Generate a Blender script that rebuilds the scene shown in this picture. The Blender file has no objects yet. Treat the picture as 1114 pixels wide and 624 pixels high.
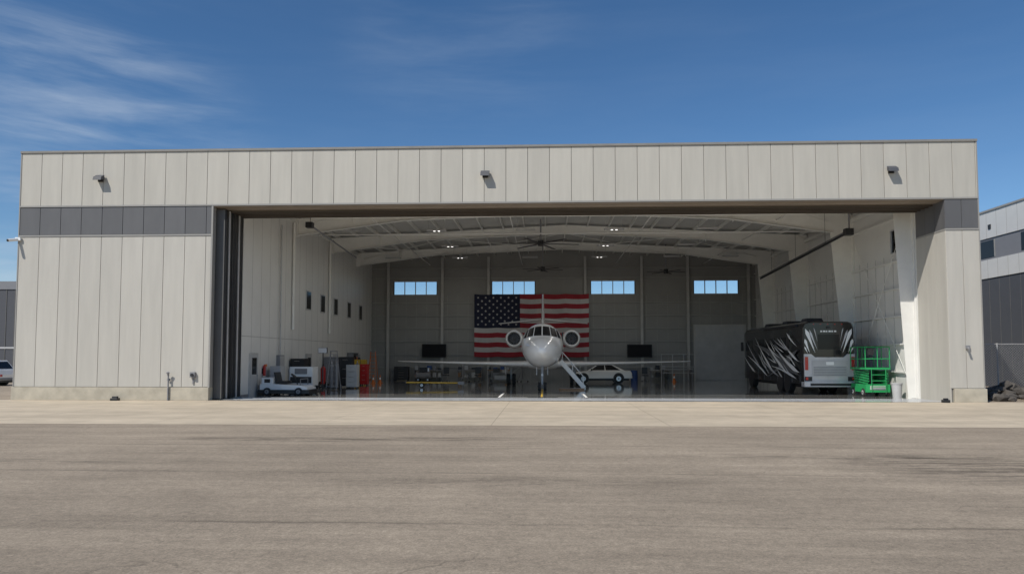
import bpy, bmesh, math, random
from mathutils import Vector, Matrix, noise as mnoise
random.seed(7)
R=math.radians
scene=bpy.context.scene
COL=scene.collection

# ------------------------------------------------------------------ materials
def nt(m):
    m.use_nodes=True
    return m.node_tree, m.node_tree.nodes, m.node_tree.links

def pmat(name,col,rough=0.6,metal=0.0,var=0.10,scale=1.5,bump=0.0,bscale=40,coat=0.0,stretch=(1,1,1),island=0.0,emit=None,spec=0.5):
    m=bpy.data.materials.new(name)
    t,N,L=nt(m)
    b=N["Principled BSDF"]
    b.inputs["Roughness"].default_value=rough
    b.inputs["Metallic"].default_value=metal
    b.inputs["Specular IOR Level"].default_value=spec
    if coat: 
        b.inputs["Coat Weight"].default_value=coat
        b.inputs["Coat Roughness"].default_value=0.05
    tc=N.new("ShaderNodeTexCoord"); mp=N.new("ShaderNodeMapping")
    mp.inputs["Scale"].default_value=stretch
    L.new(tc.outputs["Object"],mp.inputs["Vector"])
    n=N.new("ShaderNodeTexNoise"); n.inputs["Scale"].default_value=scale; n.inputs["Detail"].default_value=6; n.inputs["Roughness"].default_value=0.65
    L.new(mp.outputs[0],n.inputs["Vector"])
    mr=N.new("ShaderNodeMapRange"); mr.inputs["From Min"].default_value=0.3; mr.inputs["From Max"].default_value=0.7
    mr.inputs["To Min"].default_value=1-var; mr.inputs["To Max"].default_value=1+var
    L.new(n.outputs[0],mr.inputs["Value"])
    val=mr.outputs[0]
    if island:
        g=N.new("ShaderNodeNewGeometry"); m2=N.new("ShaderNodeMapRange")
        m2.inputs["To Min"].default_value=1-island; m2.inputs["To Max"].default_value=1+island
        L.new(g.outputs["Random Per Island"],m2.inputs["Value"])
        mm=N.new("ShaderNodeMath"); mm.operation='MULTIPLY'
        L.new(val,mm.inputs[0]); L.new(m2.outputs[0],mm.inputs[1]); val=mm.outputs[0]
    vm=N.new("ShaderNodeVectorMath"); vm.operation='SCALE'
    vm.inputs[0].default_value=col[:3]
    L.new(val,vm.inputs["Scale"])
    L.new(vm.outputs[0],b.inputs["Base Color"])
    if bump:
        n2=N.new("ShaderNodeTexNoise"); n2.inputs["Scale"].default_value=bscale; n2.inputs["Detail"].default_value=4
        L.new(tc.outputs["Object"],n2.inputs["Vector"])
        bp=N.new("ShaderNodeBump"); bp.inputs["Strength"].default_value=bump; bp.inputs["Distance"].default_value=0.01
        L.new(n2.outputs[0],bp.inputs["Height"]); L.new(bp.outputs[0],b.inputs["Normal"])
    if emit:
        b.inputs["Emission Color"].default_value=(*emit[:3],1); b.inputs["Emission Strength"].default_value=emit[3]
    return m

def glassmat(name,tint=(0.9,0.95,1)):
    m=bpy.data.materials.new(name); t,N,L=nt(m)
    N.clear()
    o=N.new("ShaderNodeOutputMaterial"); mx=N.new("ShaderNodeMixShader"); tr=N.new("ShaderNodeBsdfTransparent"); gl=N.new("ShaderNodeBsdfGlossy")
    fr=N.new("ShaderNodeFresnel"); fr.inputs[0].default_value=1.45
    tr.inputs[0].default_value=(*tint,1); gl.inputs["Roughness"].default_value=0.02
    L.new(fr.outputs[0],mx.inputs[0]); L.new(tr.outputs[0],mx.inputs[1]); L.new(gl.outputs[0],mx.inputs[2]); L.new(mx.outputs[0],o.inputs[0])
    return m

M={}
M['panel']=pmat('panel_light',(0.475,0.453,0.405),0.55,var=0.07,scale=0.8,stretch=(3,3,0.30),bump=0.25,bscale=120,island=0.035)
M['panel_hdr']=pmat('panel_header',(0.465,0.443,0.39),0.55,var=0.07,scale=0.8,stretch=(3,3,0.30),bump=0.25,bscale=120,island=0.035)
M['band']=pmat('panel_dark',(0.115,0.115,0.118),0.5,var=0.08,scale=1,stretch=(2,2,0.5),island=0.06)
M['joint']=pmat('joint_dark',(0.17,0.165,0.15),0.8)
M['trim']=pmat('trim_metal',(0.30,0.29,0.27),0.45,var=0.05)
M['coping']=pmat('coping',(0.24,0.23,0.21),0.45)
M['conc']=pmat('foundation_concrete',(0.44,0.40,0.32),0.85,var=0.18,scale=1.6,bump=0.6,bscale=30)
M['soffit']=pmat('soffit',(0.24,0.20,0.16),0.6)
M['track']=pmat('track_steel',(0.10,0.085,0.07),0.5,metal=0.2)
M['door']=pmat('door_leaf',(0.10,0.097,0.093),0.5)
M['liner']=pmat('liner_white',(0.70,0.69,0.66),0.5,var=0.05,scale=0.5)
M['steel']=pmat('white_steel',(0.75,0.74,0.70),0.45,var=0.05)
M['insul']=pmat('roof_insulation',(0.52,0.51,0.485),0.6,var=0.08,scale=0.7)
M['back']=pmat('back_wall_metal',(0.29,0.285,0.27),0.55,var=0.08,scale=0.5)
M['girt']=pmat('girt',(0.46,0.45,0.43),0.5)
M['rib']=pmat('panel_rib',(0.34,0.335,0.32),0.5)
M['white']=pmat('white_paint',(0.82,0.82,0.81),0.3,var=0.02,coat=0.5)
M['jet']=pmat('aircraft_white',(0.88,0.88,0.87),0.22,var=0.012,coat=0.6)
M['black']=pmat('black_plastic',(0.02,0.02,0.022),0.45)
M['rubber']=pmat('rubber',(0.022,0.022,0.022),0.85)
M['chrome']=pmat('polished_metal',(0.75,0.75,0.76),0.18,metal=1.0,var=0.02)
M['alu']=pmat('aluminium',(0.5,0.5,0.52),0.35,metal=0.8)
M['dglass']=pmat('dark_glass',(0.010,0.011,0.014),0.12,var=0.02,spec=0.35)
M['screen']=pmat('screen_black',(0.010,0.010,0.012),0.5,var=0.02,spec=0.15)
M['glass']=glassmat('window_glass')
M['red']=pmat('red_paint',(0.45,0.02,0.02),0.35)
M['flagred']=pmat('flag_red',(0.34,0.022,0.035),0.8,var=0.10)
M['flagwhite']=pmat('flag_white',(0.56,0.54,0.53),0.8,var=0.06)
M['flagblue']=pmat('flag_blue',(0.010,0.014,0.04),0.8,var=0.08)
M['green']=pmat('green_paint',(0.02,0.30,0.09),0.4)
M['yellow']=pmat('yellow_paint',(0.55,0.35,0.03),0.45)
M['orange']=pmat('orange_paint',(0.60,0.16,0.03),0.5)
M['grey']=pmat('grey_paint',(0.22,0.22,0.23),0.5)
M['lgrey']=pmat('light_grey',(0.45,0.45,0.45),0.5)
M['blue']=pmat('blue_paint',(0.03,0.08,0.25),0.5)
M['rvblack']=pmat('rv_black',(0.010,0.010,0.012),0.18,var=0.05,coat=0.5)
M['rvgrey']=pmat('rv_graphite',(0.11,0.11,0.115),0.3)
M['silver']=pmat('rv_silver',(0.52,0.52,0.54),0.3,metal=0.2,coat=0.6)
M['wood']=pmat('wood',(0.28,0.16,0.08),0.6,var=0.2,scale=3)
M['ledlamp']=pmat('led_lens',(0.9,0.9,0.9),0.4,emit=(1,0.97,0.92,2.5))
M['tail']=pmat('taillight',(0.42,0.01,0.01),0.15,coat=1)
M['rock']=pmat('rock',(0.09,0.08,0.07),0.9,var=0.35,scale=2.5,bump=0.8,bscale=12,island=0.3)
M['nbwhite']=pmat('neighbour_white',(0.60,0.60,0.58),0.6,var=0.03)
M['nbgrey']=pmat('neighbour_grey',(0.20,0.205,0.22),0.6,var=0.04)
M['nbdark']=pmat('neighbour_dark',(0.075,0.078,0.088),0.6,var=0.05)
M['paintline']=pmat('floor_marking',(0.80,0.80,0.77),0.5,var=0.15,scale=6)

def floor_material():
    m=bpy.data.materials.new('epoxy_floor'); t,N,L=nt(m); b=N["Principled BSDF"]
    tc=N.new("ShaderNodeTexCoord")
    n=N.new("ShaderNodeTexNoise"); n.inputs["Scale"].default_value=0.5; n.inputs["Detail"].default_value=8
    L.new(tc.outputs["Object"],n.inputs["Vector"])
    cr=N.new("ShaderNodeValToRGB"); cr.color_ramp.elements[0].position=.3; cr.color_ramp.elements[1].position=.7
    cr.color_ramp.elements[0].color=(0.47,0.465,0.44,1); cr.color_ramp.elements[1].color=(0.57,0.56,0.53,1)
    L.new(n.outputs[0],cr.inputs[0]); L.new(cr.outputs[0],b.inputs["Base Color"])
    r=N.new("ShaderNodeMapRange"); r.inputs["To Min"].default_value=0.05; r.inputs["To Max"].default_value=0.16
    L.new(n.outputs[0],r.inputs["Value"]); L.new(r.outputs[0],b.inputs["Roughness"])
    b.inputs["Coat Weight"].default_value=1.0; b.inputs["Coat Roughness"].default_value=0.06; b.inputs["Coat IOR"].default_value=1.6
    return m
M['floor']=floor_material()

def mathn(N,L,op,a,b=None,c=None):
    x=N.new("ShaderNodeMath"); x.operation=op
    for i,v in enumerate((a,b,c)):
        if v is None: continue
        if isinstance(v,(int,float)): x.inputs[i].default_value=v
        else: L.new(v,x.inputs[i])
    return x.outputs[0]
def noisen(N,L,vec,scale,detail=5,rough=.6,stretch=None):
    if stretch:
        mp=N.new("ShaderNodeMapping"); mp.inputs["Scale"].default_value=stretch; L.new(vec,mp.inputs[0]); vec=mp.outputs[0]
    n=N.new("ShaderNodeTexNoise"); n.inputs["Scale"].default_value=scale; n.inputs["Detail"].default_value=detail; n.inputs["Roughness"].default_value=rough
    L.new(vec,n.inputs["Vector"]); return n.outputs[0]
def mrange(N,L,v,a,b,c,d,smooth=False):
    x=N.new("ShaderNodeMapRange")
    if smooth: x.interpolation_type='SMOOTHSTEP'
    for k,q in zip(("From Min","From Max","To Min","To Max"),(a,b,c,d)): x.inputs[k].default_value=q
    L.new(v,x.inputs["Value"]); return x.outputs[0]

def asphalt():
    m=bpy.data.materials.new('aged_asphalt'); t,N,L=nt(m); b=N["Principled BSDF"]; b.inputs["Roughness"].default_value=0.9
    b.inputs["Specular IOR Level"].default_value=0.25
    tc=N.new("ShaderNodeTexCoord"); v=tc.outputs["Object"]
    sep=N.new("ShaderNodeSeparateXYZ"); L.new(v,sep.inputs[0]); X,Y=sep.outputs[0],sep.outputs[1]
    f=noisen(N,L,v,34,5,.85); f2=noisen(N,L,v,9,6,.7); md=noisen(N,L,v,0.9,6,.65); bg=noisen(N,L,v,0.12,4,.5)
    st=noisen(N,L,v,1.0,6,.6,(0.10,1.1,1)); st2=noisen(N,L,v,1.0,7,.7,(0.25,2.6,1))
    val=mrange(N,L,f,.25,.75,.42,1.58)
    for q,lo,hi in ((f2,.78,1.22),(md,.88,1.10),(bg,.88,1.10),(st,.86,1.10),(st2,.86,1.10)):
        val=mathn(N,L,'MULTIPLY',val,mrange(N,L,q,.3,.7,lo,hi))
    wob=mathn(N,L,'MULTIPLY',mathn(N,L,'SUBTRACT',noisen(N,L,v,0.5,4,.6),0.5),0.35)
    yy=mathn(N,L,'ADD',Y,wob)
    seam=mathn(N,L,'ABSOLUTE',mathn(N,L,'SUBTRACT',mathn(N,L,'FRACT',mathn(N,L,'DIVIDE',mathn(N,L,'ADD',yy,100.6),3.9)),0.5))
    smk=mathn(N,L,'MULTIPLY',mrange(N,L,seam,0.0,0.020,0.36,0.0,True),mrange(N,L,noisen(N,L,v,.35,4,.6),.4,.6,0.15,1))
    val=mathn(N,L,'MULTIPLY',val,mathn(N,L,'SUBTRACT',1.0,smk))
    vo=N.new("ShaderNodeTexVoronoi"); vo.feature='DISTANCE_TO_EDGE'; vo.inputs["Scale"].default_value=0.33
    dv=N.new("ShaderNodeTexNoise"); dv.inputs["Scale"].default_value=1.3; dv.inputs["Detail"].default_value=6; L.new(v,dv.inputs["Vector"])
    add=N.new("ShaderNodeVectorMath"); add.operation='MULTIPLY_ADD'; add.inputs[1].default_value=(1.2,1.2,0); L.new(dv.outputs["Color"],add.inputs[0]); L.new(v,add.inputs[2])
    L.new(add.outputs[0],vo.inputs["Vector"])
    ck=mrange(N,L,vo.outputs["Distance"],0.0,0.005,0.0,1.0)
    msk=mrange(N,L,noisen(N,L,v,0.22,3,.5),.52,.60,0,1)
    ck=mathn(N,L,'SUBTRACT',1.0,mathn(N,L,'MULTIPLY',mathn(N,L,'SUBTRACT',1.0,ck),mathn(N,L,'MULTIPLY',msk,0.30)))
    val=mathn(N,L,'MULTIPLY',val,ck)
    for (cx,cy,rx,ry,dk) in ((-6.3,-15.6,3.2,0.55,.55),(-2.4,-15.4,2.0,0.5,.55),(7.9,-19.6,2.8,2.0,.55),(6.0,-18.3,4.5,0.35,.40),(-0.5,-21.5,3.5,.5,.30),(-9,-19.5,3,.4,.3)):
        dx=mathn(N,L,'DIVIDE',mathn(N,L,'SUBTRACT',X,cx),rx); dy=mathn(N,L,'DIVIDE',mathn(N,L,'SUBTRACT',Y,cy),ry)
        rr=mathn(N,L,'ADD',mathn(N,L,'MULTIPLY',dx,dx),mathn(N,L,'MULTIPLY',dy,dy))
        z=mrange(N,L,rr,0.0,1.3,1.0,0.0,True)
        br=mrange(N,L,noisen(N,L,v,1.3,6,.7,(0.6,3.2,1)),.42,.6,0,1)
        z=mathn(N,L,'MULTIPLY',mathn(N,L,'MULTIPLY',z,br),dk)
        val=mathn(N,L,'MULTIPLY',val,mathn(N,L,'SUBTRACT',1.0,z))
    s=N.new("ShaderNodeVectorMath"); s.operation='SCALE'; s.inputs[0].default_value=(0.345,0.286,0.218); L.new(val,s.inputs["Scale"])
    L.new(s.outputs[0],b.inputs["Base Color"])
    bp=N.new("ShaderNodeBump"); bp.inputs["Strength"].default_value=.8; bp.inputs["Distance"].default_value=0.015
    L.new(f,bp.inputs["Height"]); L.new(bp.outputs[0],b.inputs["Normal"])
    return m
M['asphalt']=asphalt()

def concrete():
    m=bpy.data.materials.new('apron_concrete'); t,N,L=nt(m); b=N["Principled BSDF"]; b.inputs["Roughness"].default_value=0.85
    b.inputs["Specular IOR Level"].default_value=0.3
    tc=N.new("ShaderNodeTexCoord"); v=tc.outputs["Object"]
    sep=N.new("ShaderNodeSeparateXYZ"); L.new(v,sep.inputs[0]); X,Y=sep.outputs[0],sep.outputs[1]
    val=mrange(N,L,noisen(N,L,v,30,3,.7),.25,.75,.9,1.1)
    for sc,lo,hi,s in ((1.2,.88,1.09,None),(0.2,.9,1.08,None),(0.8,.84,1.08,(.12,1,1))):
        val=mathn(N,L,'MULTIPLY',val,mrange(N,L,noisen(N,L,v,sc,5,.6,s),.3,.7,lo,hi))
    for C,per,off in ((X,5.2,103.0),(Y,3.95,100.6)):
        q=mathn(N,L,'ABSOLUTE',mathn(N,L,'SUBTRACT',mathn(N,L,'FRACT',mathn(N,L,'DIVIDE',mathn(N,L,'ADD',C,off),per)),.5))
        val=mathn(N,L,'MULTIPLY',val,mrange(N,L,q,0.001,0.003,.6,1,True))
    s=N.new("ShaderNodeVectorMath"); s.operation='SCALE'; s.inputs[0].default_value=(0.525,0.445,0.335); L.new(val,s.inputs["Scale"])
    L.new(s.outputs[0],b.inputs["Base Color"])
    return m
M['apron']=concrete()

# ------------------------------------------------------------------ mesh builder
class MB:
    def __init__(s): s.v=[];s.f=[];s.m=[];s.mats=[];s.sm=[]
    def mi(s,k):
        if k not in s.mats: s.mats.append(k)
        return s.mats.index(k)
    def add(s,vs,fs,k,smooth=False):
        o=len(s.v); s.v+= [tuple(p) for p in vs]; i=s.mi(k)
        for f in fs: s.f.append([o+a for a in f]); s.m.append(i); s.sm.append(smooth)
    def hexa(s,p,k):
        s.add(p,[(3,2,1,0),(4,5,6,7),(0,1,5,4),(1,2,6,5),(2,3,7,6),(3,0,4,7)],k)
    def b(s,x0,x1,y0,y1,z0,z1,k):
        s.hexa([(x0,y0,z0),(x1,y0,z0),(x1,y1,z0),(x0,y1,z0),(x0,y0,z1),(x1,y0,z1),(x1,y1,z1),(x0,y1,z1)],k)
    def beam(s,p0,p1,w,h,k,up=Vector((0,0,1))):
        p0=Vector(p0);p1=Vector(p1); d=(p1-p0).normalized()
        if abs(d.dot(up))>.99: up=Vector((0,1,0))
        a=d.cross(up).normalized()*w/2; c=a.cross(d).normalized()*h/2
        q=[p0-a-c,p0+a-c,p0+a+c,p0-a+c]; r=[x+(p1-p0) for x in q]
        s.add(q+r,[(3,2,1,0),(4,5,6,7),(0,1,5,4),(1,2,6,5),(2,3,7,6),(3,0,4,7)],k)
    def cyl(s,p0,p1,r0,r1=None,n=12,k='steel',caps=True,smooth=True):
        if r1 is None: r1=r0
        p0=Vector(p0);p1=Vector(p1); d=(p1-p0).normalized()
        up=Vector((0,0,1)) if abs(d.z)<.9 else Vector((0,1,0))
        a=d.cross(up).normalized(); c=a.cross(d)
        vs=[]
        for p,r in ((p0,r0),(p1,r1)):
            for i in range(n):
                t=2*math.pi*i/n; vs.append(p+a*math.cos(t)*r+c*math.sin(t)*r)
        s.add(vs,[(i,(i+1)%n,n+(i+1)%n,n+i) for i in range(n)],k,smooth)
        if caps: s.add(vs,[tuple(range(n))[::-1],tuple(range(n,2*n))],k)
    def loft(s,rings,k,caps=True,smooth=True,closed=True):
        n=len(rings[0]); vs=[p for r in rings for p in r]; fs=[]
        for j in range(len(rings)-1):
            for i in range(n if closed else n-1):
                fs.append((j*n+i,j*n+(i+1)%n,(j+1)*n+(i+1)%n,(j+1)*n+i))
        s.add(vs,fs,k,smooth)
        if caps: s.add(rings[0],[tuple(range(n))[::-1]],k); s.add(rings[-1],[tuple(range(n))],k)
    def revY(s,c,prof,k,n=28,smooth=True):
        rings=[[(c[0]+r*math.cos(2*math.pi*i/n),c[1]+y,c[2]+r*math.sin(2*math.pi*i/n)) for i in range(n)] for y,r in prof]
        s.loft(rings,k,caps=False,smooth=smooth)
    def prism(s,poly,axis,a,b2,k):
        def P(q,t): return (t,q[0],q[1]) if axis=='x' else ((q[0],t,q[1]) if axis=='y' else (q[0],q[1],t))
        n=len(poly); vs=[P(q,a) for q in poly]+[P(q,b2) for q in poly]
        s.add(vs,[tuple(range(n)),tuple(range(n,2*n))[::-1]]+[(i,n+i,n+(i+1)%n,(i+1)%n) for i in range(n)],k)
    def wheel(s,c,r,w,ax,rim='alu'):
        c=Vector(c);ax=Vector(ax).normalized()
        s.cyl(c-ax*w*.38,c+ax*w*.38,r,r,24,'rubber')
        s.cyl(c-ax*w*.5,c-ax*w*.38,r*.88,r,24,'rubber'); s.cyl(c+ax*w*.38,c+ax*w*.5,r,r*.88,24,'rubber')
        s.cyl(c-ax*(w*.5+.006),c+ax*(w*.5+.006),r*.55,r*.55,20,rim)
        s.cyl(c-ax*(w*.5+.03),c+ax*(w*.5+.03),r*.16,r*.16,10,'black')
    def done(s,name,parent=None,bevel=0,mat4=None):
        me=bpy.data.meshes.new(name); me.from_pydata(s.v,[],s.f); 
        for k in s.mats: me.materials.append(M[k])
        me.polygons.foreach_set('material_index',s.m); me.polygons.foreach_set('use_smooth',s.sm)
        bm=bmesh.new(); bm.from_mesh(me)
        bmesh.ops.recalc_face_normals(bm,faces=bm.faces)
        bm.to_mesh(me); bm.free(); me.update()
        o=bpy.data.objects.new(name,me); COL.objects.link(o)
        if parent: o.parent=parent
        if mat4: o.matrix_local=mat4
        if bevel:
            md=o.modifiers.new('bevel','BEVEL'); md.width=bevel; md.segments=2; md.limit_method='ANGLE'; md.angle_limit=R(40)
        return o
def grp(name):
    e=bpy.data.objects.new(name,None); e.empty_display_size=.5; COL.objects.link(e); return e

# ------------------------------------------------------------------ ground
g=MB(); g.add([(-1500,-600,0),(1500,-600,0),(1500,2500,0),(-1500,2500,0)],[(0,1,2,3)],'asphalt'); g.done('ground')
g=MB(); g.add([(-90,-11.9,.005),(60,-11.9,.005),(60,0.0,.005),(-90,0.0,.005)],[(0,1,2,3)],'apron'); g.done('concrete_apron')

# ------------------------------------------------------------------ hangar
XL,XR=-24.8,19.26; OL,OR=-15.5,17.8; LW=-15.1; BY=30.0; HB=9.02; TOP=11.7; PD=2.6
hang=grp('aircraft_hangar')
h=MB()
h.b(XL+.1,OL,.06,.35,0,HB,'joint')
h.b(XL+.1,XR-.1,.06,.35,HB,TOP-.05,'joint')
h.b(OR+.03,XR-.1,.06,.35,0,HB,'joint')
h.b(XL+.01,XL+.25,.35,BY+.3,0,11.4,'panel')
h.b(XR-.25,XR-.01,.35,BY+.3,0,7.0,'panel'); h.b(XR-.25,XR-.01,.35,BY+.3,8.8,11.4,'panel')
h.b(XR-.25,XR-.01,.35,2.8,7.0,8.8,'panel'); h.b(XR-.25,XR-.01,6.0,BY+.3,7.0,8.8,'panel')
h.done('facade_backing',hang)
r=MB()
r.b(XL+.02,XR-.02,.36,BY+.3,11.45,11.6,'trim')
RX=1.35
for xa,za,xb,zb in ((LW-.4,10.45,RX,11.25),(RX,11.25,OR+.3,10.45)):
    r.hexa([(xa,.36,za),(xb,.36,zb),(xb,BY,zb),(xa,BY,za),(xa,.36,za+.1),(xb,.36,zb+.1),(xb,BY,zb+.1),(xa,BY,za+.1)],'insul')
r.done('roof',hang)
p=MB(); gp=.009
def panels(x0,x1,z0,z1,k,w=1.0,y0=0.0,off=0):
    x=x0
    while x<x1-.05:
        e=min(x+w,x1)
        p.b(x+gp,e-gp,y0,y0+.07,z0,z1,k); x=e
panels(XL,XR,9.1,11.62,'panel_hdr')
panels(XL,OL,7.72,9.02,'band'); panels(XL,OL,.62,7.62,'panel')
panels(OR,XR,7.72,9.02,'band',0.73); panels(OR+.0,XR,.62,7.62,'panel',0.73)
p.done('facade_panels',hang,bevel=.008)
t=MB()
t.b(XL-.04,XR+.04,-.05,.4,11.62,11.72,'coping')
t.b(XL-.01,XR+.01,-.03,.06,9.03,9.10,'trim')
t.b(XL-.01,OL,-.025,.06,7.63,7.71,'trim'); t.b(OR,XR+.01,-.025,.06,7.63,7.71,'trim')
t.b(XL-.03,XL+.02,-.02,.3,.6,11.62,'trim'); t.b(XR-.02,XR+.03,-.02,.3,.6,11.62,'trim')
t.b(OL-.05,OL+.03,-.02,.3,.6,9.03,'trim')
t.done('facade_trim',hang)
c=MB(); c.b(XL-.06,OL+.02,-.08,.36,0,.6,'conc'); c.b(OR+.15,XR+.08,-.08,.36,0,.6,'conc')
c.b(XL-.06,XL+.3,.36,BY+.3,0,.6,'conc'); c.done('foundation',hang,bevel=.02)
w=MB()
nj=3
for i in range(nj):
    y0=.02+i*PD/nj; y1=.02+(i+1)*PD/nj
    w.b(OR,OR+.06,y0+.006,y1-.006,0.0,7.62,'panel'); w.b(OR,OR+.06,y0+.006,y1-.006,7.70,9.0,'band')
w.b(OR-.015,OR+.06,.02,PD,7.625,7.695,'trim')
w.b(OR+.06,OR+.25,.35,PD,0,10.7,'joint')
w.b(OR+.05,OR+.06,.36,PD,9.02,10.6,'liner')
w.done('right_jamb',hang)
w=MB()
WY0,WY1,WZ0,WZ1=3.45,5.35,7.3,8.5
w.b(OR+.05,OR+.2,PD,BY,0,WZ0,'liner'); w.b(OR+.05,OR+.2,PD,BY,WZ1,10.6,'liner')
w.b(OR+.05,OR+.2,PD,WY0,WZ0,WZ1,'liner'); w.b(OR+.05,OR+.2,WY1,BY,WZ0,WZ1,'liner')
for y in (WY0,(WY0+WY1)/2,WY1): w.b(OR+.04,OR+.1,y-.02,y+.02,WZ0,WZ1,'lgrey')
for z in (WZ0,WZ1): w.b(OR+.038,OR+.1,WY0,WY1,z-.03,z+.03,'lgrey')
w.b(OR+.12,OR+.13,WY0,WY1,WZ0,WZ1,'glass')
for z in (1.2,2.6,4.0,5.4,6.8,9.0): w.b(OR-.08,OR+.049,PD+.6,BY-.05,z,z+.07,'liner')
y=PD+.5
while y<BY: w.b(OR+.03,OR+.049,y,y+.03,0,7.2,'girt'); y+=1.0
w.done('right_wall',hang)
w=MB()
w.b(LW-.2,LW,PD,BY,0,10.6,'liner')
y=PD+1.2
while y<BY: w.b(LW,LW+.006,y,y+.03,0.1,10.2,'girt'); y+=1.22
w.b(LW,LW+.02,PD,BY,0,.12,'grey')
w.b(LW,LW+.012,PD,BY,3.02,3.06,'girt')
for y in (12.8,15.8,18.9,22.5,26):
    w.b(LW,LW+.05,y-.5,y+.5,4.95,6.2,'lgrey'); w.b(LW+.04,LW+.056,y-.42,y+.42,5.03,6.12,'dglass')
for y,k in ((4.1,'lgrey'),(13.0,'lgrey'),(19,'lgrey'),(25.5,'lgrey')):
    w.b(LW,LW+.06,y-.55,y+.55,0,2.2,'girt'); w.b(LW+.05,LW+.075,y-.47,y+.47,0,2.12,k); w.b(LW+.07,LW+.082,y-.3,y+.3,1.1,1.95,'dglass')
    w.b(LW+.07,LW+.12,y+.34,y+.40,1.0,1.06,'chrome')
w.done('left_wall',hang)
d=MB()
d.b(OL-.1,OL-.02,.35,PD,0,10.7,'joint')
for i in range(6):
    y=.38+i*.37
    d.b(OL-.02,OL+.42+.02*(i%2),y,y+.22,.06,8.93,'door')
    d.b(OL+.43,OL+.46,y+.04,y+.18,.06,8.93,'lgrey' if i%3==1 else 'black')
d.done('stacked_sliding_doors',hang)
s=MB()
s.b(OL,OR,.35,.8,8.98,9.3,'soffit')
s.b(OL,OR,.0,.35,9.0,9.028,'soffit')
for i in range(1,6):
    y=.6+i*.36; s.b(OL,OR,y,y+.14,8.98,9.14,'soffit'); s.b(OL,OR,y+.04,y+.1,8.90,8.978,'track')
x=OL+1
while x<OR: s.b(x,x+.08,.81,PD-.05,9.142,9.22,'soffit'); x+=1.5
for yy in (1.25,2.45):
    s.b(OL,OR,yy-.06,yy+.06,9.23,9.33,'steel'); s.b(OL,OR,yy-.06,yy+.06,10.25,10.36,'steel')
    x=OL+.2; k=0
    while x+1.4<OR:
        za,zb=(9.33,10.25) if k%2==0 else (10.25,9.33)
        s.beam((x,yy,za),(x+1.4,yy,zb),.06,.06,'steel',up=Vector((0,1,0))); x+=1.4; k+=1
s.done('header_soffit',hang)
f=MB(); f.add([(OL,0,.012),(OR+.2,0,.012),(OR+.2,BY,.012),(OL,BY,.012)],[(0,1,2,3)],'floor')
f.done('hangar_floor',hang)
f=MB()
for i in range(6): 
    y=.45+i*.37; f.b(OL,OR,y,y+.03,.010,.018,'lgrey')
def line(x0,y0,x1,y1,w=.12,k='paintline'):
    a=Vector((x0,y0,0));b2=Vector((x1,y1,0));n=(b2-a).normalized().cross(Vector((0,0,1)))*w/2
    f.add([(p_.x,p_.y,.0165) for p_ in (a-n,b2-n,b2+n,a+n)],[(0,1,2,3)],k)
line(-2.3,2.9,-2.3,7.5);line(-2.3,2.9,-.9,2.9);line(2.0,3.0,2.0,7.5);line(2.0,3.0,.6,3.0);line(-.2,3.3,-.2,12,.1,'yellow');line(-3.5,7.2,-2.45,7.2,.1);line(2.15,7.2,3.2,7.2,.1)
f.done('floor_markings',hang)
wins=[(-13.15,-9.4),(-4.62,-.9),(3.9,7.65),(12.65,16.4)]; z0,z1=7.35,8.53
w=MB(); 
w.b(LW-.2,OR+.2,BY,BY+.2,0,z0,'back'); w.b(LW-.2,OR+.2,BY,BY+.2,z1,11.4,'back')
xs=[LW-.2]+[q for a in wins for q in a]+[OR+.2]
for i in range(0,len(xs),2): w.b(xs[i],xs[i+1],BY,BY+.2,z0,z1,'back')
for a,b2 in wins:
    for i in range(5):
        x=a+(b2-a)*i/4; w.b(x-.03,x+.03,BY-.03,BY+.12,z0,z1,'black' if i in(0,4) else 'lgrey')
    for z in (z0,z1): w.b(a,b2,BY-.035,BY+.12,z-.04,z+.04,'lgrey')
    w.b(a,b2,BY+.08,BY+.09,z0+.04,z1-.04,'glass')
for z in (1.05,2.15,3.3,4.4,5.5,6.6,8.75,9.6): w.b(LW,OR,BY-.12,BY-.001,z,z+.09,'rib')
x=LW+.3
while x<OR:
    w.b(x,x+.05,BY-.012,BY-.001,0,7.3,'rib'); x+=.9
for x in (-13.6,-8.9,-4.9,3.4,8.2,12.1,17.2):
    w.b(x-.11,x+.11,BY-.32,BY-.30,0,10.6,'girt'); w.b(x-.01,x+.01,BY-.30,BY-.13,0,10.6,'girt'); w.b(x-.11,x+.11,BY-.13,BY-.122,0,10.6,'girt')
w.b(12.55,16.95,BY-.16,BY-.125,0,4.75,'girt')
for i in range(8): w.b(12.75,16.75,BY-.2,BY-.165,.03+i*.57,.03+i*.57+.55,'lgrey')
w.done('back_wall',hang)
fr=MB()
def flange(pts,y,w=.28,t_=.025,k='steel'):
    for (a,b2) in zip(pts[:-1],pts[1:]): fr.beam((a[0],y,a[1]),(b2[0],y,b2[1]),w,t_,k)
topL=[(LW,10.25),(-8,10.62),(RX,11.08)]; botL=[(LW,9.25),(-8.5,10.12),(RX,10.5)]
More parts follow.
